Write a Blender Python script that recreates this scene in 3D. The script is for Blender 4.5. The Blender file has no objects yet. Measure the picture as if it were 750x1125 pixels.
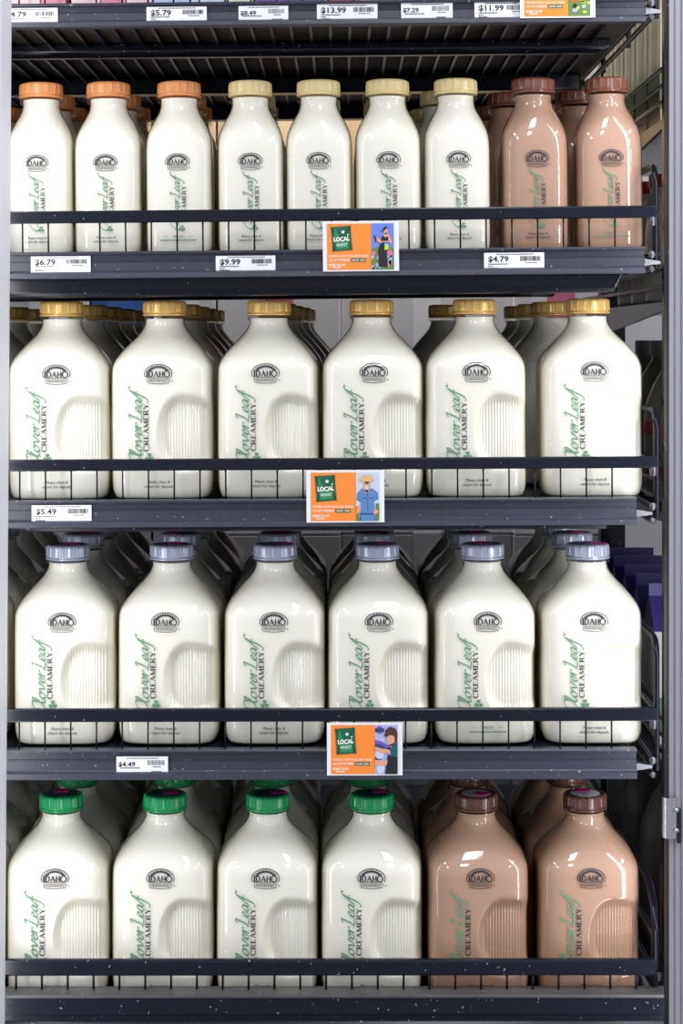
import bpy, bmesh, math, random
import numpy as np
from mathutils import Vector, Matrix

random.seed(7)
C = bpy.context.scene.collection
SC = bpy.context.scene

# ------------------------------------------------------------------ camera
F, D, HX, HY, ZC = 1986.0, 2.1, 375.0, 372.0, 1.25   # focal (px), distance to the bottle axes, eye point
cam_d = bpy.data.cameras.new('camera'); cam = bpy.data.objects.new('camera', cam_d); C.objects.link(cam)
cam.location = (0, -D, ZC); cam.rotation_euler = (math.pi / 2, 0, 0)
cam_d.sensor_fit = 'HORIZONTAL'; cam_d.sensor_width = 36.0; cam_d.lens = 36.0 * F / 750.0
cam_d.shift_y = -(562.5 - HY) / 750.0
cam_d.clip_start = 0.05
SC.camera = cam

# ------------------------------------------------------------------ light
SC.view_settings.view_transform = 'Standard'; SC.view_settings.look = 'None'
SC.view_settings.gamma = 1.0; SC.view_settings.use_curve_mapping = False
SC.view_settings.exposure = 0.30
SC.cycles.use_denoising = True
SC.cycles.max_bounces = 12; SC.cycles.diffuse_bounces = 8; SC.cycles.glossy_bounces = 4
SC.cycles.transparent_max_bounces = 32
SC.cycles.sample_clamp_indirect = 6.0
wd = bpy.data.worlds.new('store_air'); SC.world = wd; wd.use_nodes = True
wd.node_tree.nodes['Background'].inputs[0].default_value = (0.86, 0.90, 1.0, 1)
wd.node_tree.nodes['Background'].inputs[1].default_value = 0.50

def area(name, loc, target, sx, sy, power, col=(1, 1, 1)):
    l = bpy.data.lights.new(name, 'AREA'); l.shape = 'RECTANGLE'; l.size = sx; l.size_y = sy
    l.energy = power; l.color = col
    o = bpy.data.objects.new(name, l); C.objects.link(o); o.location = loc
    d = Vector(target) - Vector(loc)
    o.rotation_euler = d.to_track_quat('-Z', 'Y').to_euler()
    return o
# fluorescent fittings on the shop ceiling, in the aisle before the cooler
for i, x in enumerate((-1.5, 0.25, 2.0)):
    area('ceiling_fitting', (x, -1.15, 3.0), (x, -1.15, 0), 0.30, 1.2, 14, (0.97, 0.98, 1.0))
    area('ceiling_fitting', (x, -3.2, 3.0), (x, -3.2, 0), 0.30, 1.2, 18, (0.97, 0.98, 1.0))
# LED sticks on the inner side of the two door posts
area('led_and_fill', (-0.405, -0.215, 1.0), (0.0, 0.10, 1.0), 0.022, 1.75, 1.7, (0.98, 0.99, 1.0))
area('led_and_fill', (0.405, -0.215, 1.0), (0.0, 0.10, 1.0), 0.022, 1.75, 2.1, (0.98, 0.99, 1.0))
area('led_and_fill', (0.440, -0.215, 1.0), (0.75, 0.25, 1.0), 0.022, 1.75, 1.6, (0.98, 0.99, 1.0))     # added unseen fill lamp by the same post, brightens the next bay
# lamp in the walk-in store room behind the shelves
area('store_room_lamp', (0.1, 1.03, 2.03), (0.1, 1.06, 0), 1.3, 0.08, 11.0, (1.0, 0.98, 0.94))

# ------------------------------------------------------------------ helpers
def W(px, py, Y):
    d = D + Y
    return ((px - HX) * d / F, ZC - (py - HY) * d / F)

def s2l(c):
    return tuple(((v / 12.92) if v <= 0.04045 else ((v + 0.055) / 1.055) ** 2.4) for v in c)
def rgb(r, g, b): return s2l((r / 255, g / 255, b / 255))

MATS = {}
def mat(name, col=None, rough=0.5, metal=0.0, spec=0.5, coat=0.0, speck=0.0, speck_scale=260, speck_thr=0.70,
        var=0.0, var_scale=30, bump=0.0, bump_scale=400, sss=0.0, stretch=None):
    if name in MATS: return MATS[name]
    m = bpy.data.materials.new(name); m.use_nodes = True; nt = m.node_tree; N = nt.nodes; L = nt.links
    p = N['Principled BSDF']
    p.inputs['Base Color'].default_value = (*col, 1); p.inputs['Roughness'].default_value = rough
    p.inputs['Metallic'].default_value = metal; p.inputs['Specular IOR Level'].default_value = spec
    p.inputs['Coat Weight'].default_value = coat; p.inputs['Coat Roughness'].default_value = 0.08
    if sss:
        p.inputs['Subsurface Weight'].default_value = sss
        p.inputs['Subsurface Radius'].default_value = (0.006, 0.005, 0.003)
        p.inputs['Subsurface Scale'].default_value = 1.0
    tc = N.new('ShaderNodeTexCoord'); vec = tc.outputs['Object']
    if stretch:
        mp = N.new('ShaderNodeMapping'); mp.inputs['Scale'].default_value = stretch
        L.new(vec, mp.inputs[0]); vec = mp.outputs[0]
    colsock = None
    if var:
        nz = N.new('ShaderNodeTexNoise'); nz.inputs['Scale'].default_value = var_scale; nz.inputs['Detail'].default_value = 4
        L.new(vec, nz.inputs['Vector'])
        mx = N.new('ShaderNodeMix'); mx.data_type = 'RGBA'
        mx.inputs['A'].default_value = (*[max(0, c * (1 - var)) for c in col], 1)
        mx.inputs['B'].default_value = (*[min(1, c * (1 + var)) for c in col], 1)
        L.new(nz.outputs['Fac'], mx.inputs['Factor']); colsock = mx.outputs['Result']
    if speck:
        nz = N.new('ShaderNodeTexNoise'); nz.inputs['Scale'].default_value = speck_scale; nz.inputs['Detail'].default_value = 2
        L.new(tc.outputs['Object'], nz.inputs['Vector'])
        rp = N.new('ShaderNodeMapRange'); rp.inputs[1].default_value = speck_thr; rp.inputs[2].default_value = speck_thr + 0.04
        rp.inputs[4].default_value = speck
        L.new(nz.outputs['Fac'], rp.inputs[0])
        mx = N.new('ShaderNodeMix'); mx.data_type = 'RGBA'
        if colsock: L.new(colsock, mx.inputs['A'])
        else: mx.inputs['A'].default_value = (*col, 1)
        mx.inputs['B'].default_value = (0.55, 0.55, 0.58, 1)
        L.new(rp.outputs[0], mx.inputs['Factor']); colsock = mx.outputs['Result']
    if colsock: L.new(colsock, p.inputs['Base Color'])
    if bump:
        nz = N.new('ShaderNodeTexNoise'); nz.inputs['Scale'].default_value = bump_scale; nz.inputs['Detail'].default_value = 3
        L.new(vec, nz.inputs['Vector'])
        bp = N.new('ShaderNodeBump'); bp.inputs['Strength'].default_value = bump; bp.inputs['Distance'].default_value = 0.001
        L.new(nz.outputs['Fac'], bp.inputs['Height']); L.new(bp.outputs[0], p.inputs['Normal'])
    MATS[name] = m
    return m

def glass_mat(name, tint):
    m = bpy.data.materials.new(name); m.use_nodes = True; nt = m.node_tree; N = nt.nodes; L = nt.links
    N.remove(N['Principled BSDF']); out = N['Material Output']
    lw = N.new('ShaderNodeLayerWeight'); lw.inputs[0].default_value = 0.5
    pw = N.new('ShaderNodeMath'); pw.operation = 'POWER'; pw.inputs[1].default_value = 4.0
    L.new(lw.outputs['Facing'], pw.inputs[0])
    mr = N.new('ShaderNodeMapRange'); mr.inputs[3].default_value = 0.05; mr.inputs[4].default_value = 0.80
    L.new(pw.outputs[0], mr.inputs[0])
    tr = N.new('ShaderNodeBsdfTransparent'); tr.inputs[0].default_value = (*tint, 1)
    gl = N.new('ShaderNodeBsdfGlossy'); gl.inputs['Roughness'].default_value = 0.035; gl.inputs[0].default_value = (0.98, 0.98, 0.98, 1)
    tm = N.new('ShaderNodeMix'); tm.data_type = 'RGBA'; p2 = N.new('ShaderNodeMath'); p2.operation = 'POWER'; p2.inputs[1].default_value = 1.6
    L.new(lw.outputs['Facing'], p2.inputs[0]); L.new(p2.outputs[0], tm.inputs['Factor'])      # longer way through the glass at a slant
    tm.inputs['A'].default_value = (*tint, 1); tm.inputs['B'].default_value = (0.78, 0.76, 0.65, 1)
    L.new(tm.outputs['Result'], tr.inputs[0])
    mx = N.new('ShaderNodeMixShader')
    L.new(mr.outputs[0], mx.inputs[0]); L.new(tr.outputs[0], mx.inputs[1]); L.new(gl.outputs[0], mx.inputs[2])
    L.new(mx.outputs[0], out.inputs[0])
    MATS[name] = m
    return m

GLASS = glass_mat('bottle_glass', (0.975, 0.975, 0.965))
MILK = mat('milk', (0.93, 0.905, 0.845), rough=0.45, spec=0.25)
CHOC = mat('chocolate_milk', rgb(186, 149, 130), rough=0.45, spec=0.25)
BLACK = mat('black_powder_coat', (0.007, 0.009, 0.017), rough=0.20, spec=0.28, speck=0.8, speck_scale=250, speck_thr=0.715)
BLACK2 = mat('black_wire_coat', (0.005, 0.006, 0.010), rough=0.22, spec=0.22)
CHAN = mat('slate_plastic', (0.031, 0.034, 0.053), rough=0.38, speck=0.5, speck_scale=300, speck_thr=0.70, var=0.18, var_scale=40, stretch=(0.4, 1, 6))
DECK = mat('deck_brown', (0.075, 0.062, 0.055), rough=0.6, var=0.5, var_scale=30)
LEDGE = mat('ledge_steel', (0.085, 0.083, 0.086), rough=0.5, metal=0.3, var=0.4, var_scale=30, speck=0.5, speck_thr=0.7)
ALU = mat('brushed_aluminium', (0.52, 0.51, 0.57), rough=0.42, metal=0.55, var=0.12, var_scale=300, stretch=(1, 1, 0.02), bump=0.05)
ALUL = mat('pale_aluminium', (0.82, 0.82, 0.88), rough=0.42, metal=0.1, var=0.06, var_scale=300, stretch=(1, 1, 0.02))
GASK = mat('black_gasket', (0.018, 0.017, 0.020), rough=0.5, speck=0.6, speck_scale=200, speck_thr=0.68)
CHROME = mat('bright_steel', (0.62, 0.62, 0.65), rough=0.25, metal=0.9)
DSTEEL = mat('dark_steel', (0.10, 0.10, 0.115), rough=0.35, metal=0.8)
PAPER = mat('white_card', (0.80, 0.80, 0.84), rough=0.6)
INK = mat('black_ink', (0.02, 0.02, 0.03), rough=0.6)
INKG = mat('grey_ink', (0.22, 0.22, 0.25), rough=0.6)
LOGO = mat('logo_ink', (0.015, 0.016, 0.030), rough=0.5)
GREENINK = mat('clover_green_ink', rgb(100, 148, 118), rough=0.5)
WALL = mat('store_room_wall', (0.62, 0.63, 0.66), rough=0.6, var=0.05, var_scale=5)
FLOOR = mat('shop_floor', (0.24, 0.235, 0.23), rough=0.4, var=0.1, var_scale=8)
def m_orange(): return mat('sign_orange', rgb(246, 138, 48), rough=0.6)

# --------- mesh construction
def mesh(name, verts, faces, smooth=False):
    me = bpy.data.meshes.new(name); me.from_pydata([tuple(v) for v in verts], [], [tuple(f) for f in faces]); me.update()
    if smooth: me.polygons.foreach_set('use_smooth', [True] * len(me.polygons))
    return me
def put(name, me, m, parent=None, loc=(0, 0, 0), rot=None, label=None):
    o = bpy.data.objects.new(name, me); C.objects.link(o); o.location = loc
    if m is not None and len(me.materials) == 0: me.materials.append(m)
    if rot: o.rotation_euler = rot
    if parent: o.parent = parent
    if label: o['label'] = label
    return o
def tag(o, label, cat, group=None):
    o['label'] = label; o['category'] = cat
    if group: o['group'] = group
    return o
def thing(name, label, cat, loc=(0, 0, 0), rot=(0, 0, 0), group=None):
    o = bpy.data.objects.new(name, None); C.objects.link(o); o.location = loc; o.rotation_euler = rot
    o.empty_display_size = 0.02
    return tag(o, label, cat, group)
def struct(o): o['kind'] = 'structure'; return o
class MB:
    def __init__(s): s.v = []; s.f = []
    def add(s, v, f):
        n = len(s.v); s.v += [tuple(p) for p in v]; s.f += [tuple(i + n for i in q) for q in f]; return s
    def box(s, x0, x1, y0, y1, z0, z1):
        return s.add([(x, y, z) for x in (x0, x1) for y in (y0, y1) for z in (z0, z1)],
                     [(0, 1, 3, 2), (4, 6, 7, 5), (0, 4, 5, 1), (2, 3, 7, 6), (0, 2, 6, 4), (1, 5, 7, 3)])
    def prism(s, prof, x0, x1):            # profile in (y, z), counter-clockwise seen from +x, extruded along x
        n = len(prof)
        v = [(x0, y, z) for y, z in prof] + [(x1, y, z) for y, z in prof]
        f = [(i, i + n, (i + 1) % n + n, (i + 1) % n) for i in range(n)]
        f += [tuple(range(n)), tuple(reversed(range(n, 2 * n)))]
        return s.add(v, f)
    def prismz(s, prof, z0, z1):           # profile in (x, y) extruded along z
        n = len(prof)
        v = [(x, y, z0) for x, y in prof] + [(x, y, z1) for x, y in prof]
        f = [(i, (i + 1) % n, (i + 1) % n + n, i + n) for i in range(n)]
        f += [tuple(reversed(range(n))), tuple(range(n, 2 * n))]
        return s.add(v, f)
    def tube(s, pts, r, seg=8):
        pts = [Vector(p) for p in pts]; n = len(pts); v = []; f = []
        up = Vector((0.31, 0.17, 0.93)).normalized()
        for i, p in enumerate(pts):
            t = (pts[min(i + 1, n - 1)] - pts[max(i - 1, 0)]).normalized()
            a = t.cross(up); a = a.normalized() if a.length > 0.05 else t.cross(Vector((1, 0, 0))).normalized()
            b = t.cross(a).normalized()
            for k in range(seg):
                q = 2 * math.pi * k / seg; v.append(p + a * (r * math.cos(q)) + b * (r * math.sin(q)))
        for i in range(n - 1):
            for k in range(seg):
                k2 = (k + 1) % seg
                f.append((i * seg + k, i * seg + k2, (i + 1) * seg + k2, (i + 1) * seg + k))
        f.append(tuple(reversed(range(seg)))); f.append(tuple(range((n - 1) * seg, n * seg)))
        return s.add(v, f)
    def lathe(s, prof, seg=48, fn=None, cap0=True, cap1=True):   # prof of (r, z)
        v = []; f = []; n = len(prof)
        for i, (r, z) in enumerate(prof):
            for k in range(seg):
                a = 2 * math.pi * k / seg; rr = fn(r, z, a, i) if fn else r
                v.append((rr * math.cos(a), rr * math.sin(a), z))
        for i in range(n - 1):
            for k in range(seg):
                k2 = (k + 1) % seg
                f.append((i * seg + k, i * seg + k2, (i + 1) * seg + k2, (i + 1) * seg + k))
        if cap0: f.append(tuple(reversed(range(seg))))
        if cap1: f.append(tuple(range((n - 1) * seg, n * seg)))
        return s.add(v, f)
    def me(s, name, smooth=False, bevel=0.0, segs=2):
        m = mesh(name, s.v, s.f, smooth)
        if bevel:
            bm = bmesh.new(); bm.from_mesh(m)
            bmesh.ops.remove_doubles(bm, verts=bm.verts, dist=1e-6)
            es = [e for e in bm.edges if len(e.link_faces) == 2 and e.calc_face_angle(0) > 0.5]
            bmesh.ops.bevel(bm, geom=es, offset=bevel, segments=segs, profile=0.5, affect='EDGES')
            bm.normal_update(); bm.to_mesh(m); bm.free()
        return m
def autosmooth(me, ang=40):
    me.polygons.foreach_set('use_smooth', [True] * len(me.polygons))
    try: me.set_sharp_from_angle(angle=math.radians(ang))
    except Exception: pass
    return me
def catmull(pts, per=6):
    P = [np.array(p, float) for p in pts]; P = [2 * P[0] - P[1]] + P + [2 * P[-1] - P[-2]]; out = []
    for i in range(1, len(P) - 2):
        for k in range(per):
            t = k / per
            out.append(0.5 * ((2 * P[i]) + (-P[i - 1] + P[i + 1]) * t + (2 * P[i - 1] - 5 * P[i] + 4 * P[i + 1] - P[i + 2]) * t * t
                              + (-P[i - 1] + 3 * P[i] - 3 * P[i + 1] + P[i + 2]) * t ** 3))
    out.append(P[-2]); return out

# --------- flat artwork in 2-D: lists of (verts2d, faces)
class Art:
    def __init__(s): s.v = []; s.f = []
    def add(s, v, f):
        n = len(s.v); s.v += [(float(a), float(b)) for a, b in v]; s.f += [tuple(i + n for i in q) for q in f]; return s
    def poly(s, pts): return s.add(pts, [tuple(range(len(pts)))])
    def rect(s, x0, x1, y0, y1): return s.poly([(x0, y0), (x1, y0), (x1, y1), (x0, y1)])
    def stroke(s, pts, w0, w1=None, ang=0.7):
        """ribbon; w0 thin, w1 thick depending on the direction (broad-nib pen)"""
        w1 = w0 if w1 is None else w1
        P = [np.array(p, float) for p in pts]; n = len(P); v = []
        for i, p in enumerate(P):
            t = P[min(i + 1, n - 1)] - P[max(i - 1, 0)]; l = math.hypot(*t) or 1; t = t / l
            w = w0 + (w1 - w0) * abs(math.sin(math.atan2(t[1], t[0]) - ang))
            nrm = np.array((-t[1], t[0])) * w / 2
            v += [p + nrm, p - nrm]
        return s.add(v, [(2 * i, 2 * i + 1, 2 * i + 3, 2 * i + 2) for i in range(n - 1)])
    def ring(s, cx, cy, rx, ry, w, a0=0, a1=360, n=48):
        pts = [(cx + rx * math.cos(math.radians(a0 + (a1 - a0) * i / n)), cy + ry * math.sin(math.radians(a0 + (a1 - a0) * i / n))) for i in range(n + 1)]
        return s.stroke(pts, w)
    def disc(s, cx, cy, rx, ry, n=20): return s.poly([(cx + rx * math.cos(2 * math.pi * i / n), cy + ry * math.sin(2 * math.pi * i / n)) for i in range(n)])
    def join(s, other, fn=lambda x, y: (x, y)): return s.add([fn(x, y) for x, y in other.v], other.f)
    def flat(s, name, off=0.0, fn=lambda x, y: (x, y)):     # upright card in the x-z plane facing -y
        return mesh(name, [(fn(x, y)[0], -off, fn(x, y)[1]) for x, y in s.v], s.f)
    def wrap(s, name, yf, eps=0.0004, fn=lambda x, y: (x, y)):
        vv = []
        for x, y in s.v:
            X, Z = fn(x, y); vv.append((X, yf(X, Z) - eps, Z))
        return mesh(name, vv, s.f)

_tc = {}
def text(s, h, align='CENTER', bold=0.0, shear=0.0, res=2, stretch=1.0):
    key = (s, bold, shear, res)
    if key not in _tc:
        cu = bpy.data.curves.new('t', 'FONT'); cu.body = s; cu.size = 1.0; cu.offset = bold; cu.shear = shear; cu.resolution_u = res
        ob = bpy.data.objects.new('t', cu); C.objects.link(ob)
        dg = bpy.context.evaluated_depsgraph_get()
        me = bpy.data.meshes.new_from_object(ob.evaluated_get(dg))
        v = [(p.co.x, p.co.y) for p in me.vertices]; f = [tuple(p.vertices) for p in me.polygons]
        bpy.data.objects.remove(ob); bpy.data.curves.remove(cu); bpy.data.meshes.remove(me)
        _tc[key] = (v, f)
    v, f = _tc[key]; k = h / 0.70
    xs = [p[0] for p in v]; x0, x1 = min(xs), max(xs)
    o = {'CENTER': (x0 + x1) / 2, 'LEFT': x0, 'RIGHT': x1}[align]
    a = Art(); a.add([((x - o) * k * stretch, y * k) for x, y in v], f); return a

# =================================================================== STRUCTURE
ROOM_TOP = 2.06
floor = struct(put('floor', MB().box(-3.0, 3.0, -5.0, 1.95, -0.1, 0.0).me('floor'), FLOOR))
wall_back = struct(put('wall_back', MB().box(-1.6, 2.0, 1.75, 1.85, 0.0, ROOM_TOP).me('wall_back'), WALL))
struct(put('wall_left', MB().box(-1.7, -1.6, -0.2, 1.85, 0.0, ROOM_TOP).me('wall_left'), WALL))
struct(put('wall_right', MB().box(2.0, 2.1, -0.2, 1.85, 0.0, ROOM_TOP).me('wall_right'), WALL))
struct(put('ceiling', MB().box(-1.7, 2.1, -0.2, 1.85, ROOM_TOP, ROOM_TOP + 0.08).me('ceiling'), WALL))

# door posts of the cooler front (aluminium, nearer than the shelves)
def post_left():
    x, _ = W(14, 560, -0.22)
    r = struct(put('trim_1', MB().prismz([(x - 0.075, -0.275), (x - 0.006, -0.275), (x - 0.004, -0.270), (x - 0.0005, -0.245), (x - 0.0005, -0.235), (x - 0.075, -0.235)], 0.0, ROOM_TOP).me('trim_1', bevel=0.001), ALUL))
    put('post_lip', MB().prismz([(x - 0.0115, -0.2785), (x - 0.0085, -0.2785), (x - 0.0085, -0.2752), (x - 0.0115, -0.2752)], 0.0, ROOM_TOP).me('post_lip'), ALU, r)
    r.location.x = -0.0085; r.rotation_euler = (0, 0.0068, 0)
    return r
post_left()
def post_right():
    x, _ = W(735, 560, -0.275)
    prof = [(x, -0.275)]
    for i in range(4):
        a = x + 0.004 + i * 0.0065
        prof += [(a, -0.275), (a + 0.0006, -0.2725), (a + 0.0016, -0.2725), (a + 0.0022, -0.275)]
    prof += [(x + 0.07, -0.275), (x + 0.07, -0.255), (x, -0.255)]
    r = struct(put('trim_2', MB().prismz(prof, 0.0, ROOM_TOP).me('trim_2'), ALU))
    put('door_gasket', MB().prismz([(x - 0.0016, -0.268), (x - 0.0002, -0.273), (x - 0.0002, -0.256), (x - 0.0020, -0.256)], 0.46, ROOM_TOP).me('door_gasket'), GASK, r)
    # hinge plate
    hx, hz0 = W(741, 917, -0.27); _, hz1 = W(741, 873, -0.27)
    pr = [(hx + 0.0, -0.2765)]
    arc = [(hx - 0.0075 - 0.0075 * math.cos(a), -0.279 - 0.011 * math.sin(a)) for a in np.linspace(0, math.pi, 9)]
    arc = [(hx + 0.001, -0.2775)] + [(hx - 0.0065 + 0.0075 * math.cos(a), -0.2775 - 0.009 * math.sin(a)) for a in np.linspace(0.1, math.pi, 10)]
    inner = [(px_, py_ + 0.0014) for px_, py_ in reversed(arc)]
    h = put('hinge_plate', autosmooth(MB().prismz(arc + inner, hz0, hz1).me('hinge_plate')), CHROME, r)
    put('hinge_backing', MB().box(hx + 0.0012, hx + 0.0045, -0.2805, -0.2755, hz0 - 0.006, hz1 - 0.012).me('hinge_backing'), GASK, h)
    for q in (0.22, 0.72):
        me = MB().lathe([(0.0022, 0), (0.0024, 0.0006), (0.002, 0.0018), (0.001, 0.0023)], 12).me('bolt', True)
        o = put('bolt', me, CHROME, h, (hx - 0.0012, -0.2868, hz0 + (hz1 - hz0) * q), (math.pi / 2, 0, 0))
    return r
post_right()

# =================================================================== SHELVES
XL = -0.52                                       # the shelves run on behind the left post
def wire_mesh(h):
    return MB().tube([(0, 0, 0), (0, 0, h)], 0.00095, 6).me('wire', True)

def cooler_shelf(label, ylt, ylb, slope, xr_px, bar, wire_px0, flange, flange_y, bar_r=721, ribs=False, arch=None, back=0.85):
    """ylt / ylb: top and bottom of the price channel in the photo at mid width; bar: top and bottom of the guard bar"""
    Y = -0.085
    _, zt = W(375, ylt, Y); _, zb = W(375, ylb, Y); xr = W(xr_px, ylt, Y)[0]
    h = zt - zb
    r = thing('cooler_shelf', label, 'shelf', (0, 0, zb), (0, -math.atan(slope), 0), 'wire-fronted cooler shelves')
    y0 = Y
    prof = [(y0 + 0.010, 0), (y0 + 0.010, h), (y0 - 0.0025, h), (y0 - 0.0035, h - 0.0012), (y0 - 0.0030, h - 0.0032), (y0 + 0.0005, h - 0.0040),
            (y0 + 0.0012, h * 0.66), (y0 + 0.0002, h * 0.645), (y0 + 0.0002, h * 0.625), (y0 + 0.0012, h * 0.61),
            (y0 + 0.0004, h * 0.30), (y0 - 0.0010, h * 0.26), (y0 - 0.0042, h * 0.20), (y0 - 0.0052, 0.0008), (y0 - 0.0045, 0)]
    ch = put('price_channel', MB().prism(prof, XL, xr).me('price_channel'), CHAN, r)
    dt = h - 0.004
    put('deck', MB().box(XL, xr - 0.002, y0 + 0.0105, back, dt - 0.010, dt).me('deck'), DECK if ribs else BLACK, r)
    fl = MB().prism([(flange_y, dt - 0.0105), (flange_y, -flange + 0.006), (flange_y + 0.004, -flange), (flange_y + 0.018, -flange), (flange_y + 0.018, dt - 0.0105)][::-1], XL, xr - 0.012)
    # cut the right end on a slant
    fv = fl.v; fl.v = [((x - 0.016 if (x > 0 and z < 0.0) else x), y, z) for x, y, z in fv]
    put('front_flange', fl.me('front_flange', bevel=0.002), BLACK, r)
    for yb in (0.38, 0.68):
        put('cross_beam', MB().box(XL, xr - 0.01, yb, yb + 0.03, dt - 0.034, dt - 0.0105).me('cross_beam', bevel=0.003), BLACK, r)
    if ribs:
        rm = MB().box(-0.0016, 0.0016, y0 + 0.0105, back - 0.01, dt - 0.0165, dt - 0.0102).me('deck_rib')
        x = XL + 0.01
        while x < xr - 0.02:
            put('deck_rib', rm, BLACK2, r, (x, 0, 0)); x += 0.0226
    # guard bar on thin wires
    bx = W(bar_r, 375, Y)[0]
    _, b1 = W(375, bar[0], Y); _, b0 = W(375, bar[1], Y); b1 -= zb; b0 -= zb
    g = put('guard_rail', MB().box(XL, bx, Y - 0.003, Y + 0.006, b0, b1).me('guard_rail', bevel=0.0016), BLACK, r)
    wm = wire_mesh(b0 - h + 0.004)
    px = wire_px0
    while px > -60: px -= 28.3
    px += 28.3
    while px < xr_px - 6:
        put('wire', wm, BLACK2, g, (W(px, 375, Y)[0], Y + 0.0015, h - 0.002)); px += 28.3
    # side fence at the right end: bent rods running back
    if arch:
        xs = bx + 0.0012
        _, za = W(375, arch, Y + 0.03); za -= zb
        sf = put('side_fence', autosmooth(MB().tube([(xs, Y + 0.012, 0.006)] + [(xs, Y + 0.012, za - 0.02), (xs, Y + 0.014, za - 0.010), (xs, Y + 0.020, za - 0.003), (xs, Y + 0.030, za)] + [(xs, back, za + 0.0)], 0.0036, 10).me('side_fence')), BLACK2, r)
        for i, (yy) in enumerate((0.12, 0.33, 0.54, 0.75)):
            put('fence_rod', autosmooth(MB().tube([(xs, yy, 0.004), (xs, yy, za)], 0.003, 8).me('fence_rod')), BLACK2, sf)
        put('fence_rod', autosmooth(MB().tube([(xs, Y + 0.004, 0.5 * (b0 + b1)), (xs, back, 0.5 * (b0 + b1))], 0.0028, 8).me('fence_rod')), BLACK2, sf)
    xs = bx - 0.006
    for k, (zz, rr) in enumerate(((0.0205, 0.0040), (0.0045, 0.0034))):
        put('side_rod', autosmooth(MB().tube([(xs, Y - 0.004, zz), (xs, back, zz)], rr, 10).me('side_rod')), BLACK2, r)
        put('rod_end', autosmooth(MB().lathe([(rr * 1.05, 0), (rr * 1.05, 0.0015), (rr * 0.5, 0.003)], 10).me('rod_end')), DSTEEL, r, (xs, Y - 0.004, zz), (math.pi / 2, 0, 0))
    put('corner_clip', MB().add([(xr, Y, 0.0165), (xr + 0.018, Y + 0.002, 0.0135), (xr + 0.018, Y + 0.002, 0.0105), (xr, Y, 0.0085),
                                 (xr, Y + 0.012, 0.0165), (xr + 0.018, Y + 0.012, 0.0135), (xr + 0.018, Y + 0.012, 0.0105), (xr, Y + 0.012, 0.0085)],
                                [(3, 2, 1, 0), (4, 5, 6, 7), (0, 1, 5, 4), (1, 2, 6, 5), (2, 3, 7, 6), (3, 0, 4, 7)]).me('corner_clip'), DSTEEL, r)
    put('rail_tip', autosmooth(MB().lathe([(0.0035, -0.006), (0.0045, -0.004), (0.0045, 0.003), (0.003, 0.005)], 10).me('rail_tip')), DSTEEL, g, (bx - 0.004, Y + 0.001, b0 - 0.003))
    return dict(root=r, zb=zb, zt=zt, deck=zb + dt, slope=slope, Y=Y, h=h)

S0 = cooler_shelf('dark cooler shelf at the top with cartons on it and a row of price tags', 1.0, 27.5, .0101, 709, (-44, -31), 21, 0.005, 0.095, ribs=True, arch=-90)
S1 = cooler_shelf('dark cooler shelf under the small bottles with orange, cream and brown caps', 274, 303.5, .0095, 708, (229, 242.5), 25, 0.020, -0.06, arch=186)
S2 = cooler_shelf('dark cooler shelf under the big gold-capped milk bottles', 548, 578, .0055, 699, (503, 516), 21.7, 0.008, -0.06, arch=452, bar_r=722)
S3 = cooler_shelf('dark cooler shelf under the silver-capped milk bottles', 823, 855.5, .002, 699, (778, 792.5), 21, 0.003, -0.06, arch=700, bar_r=722)

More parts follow.
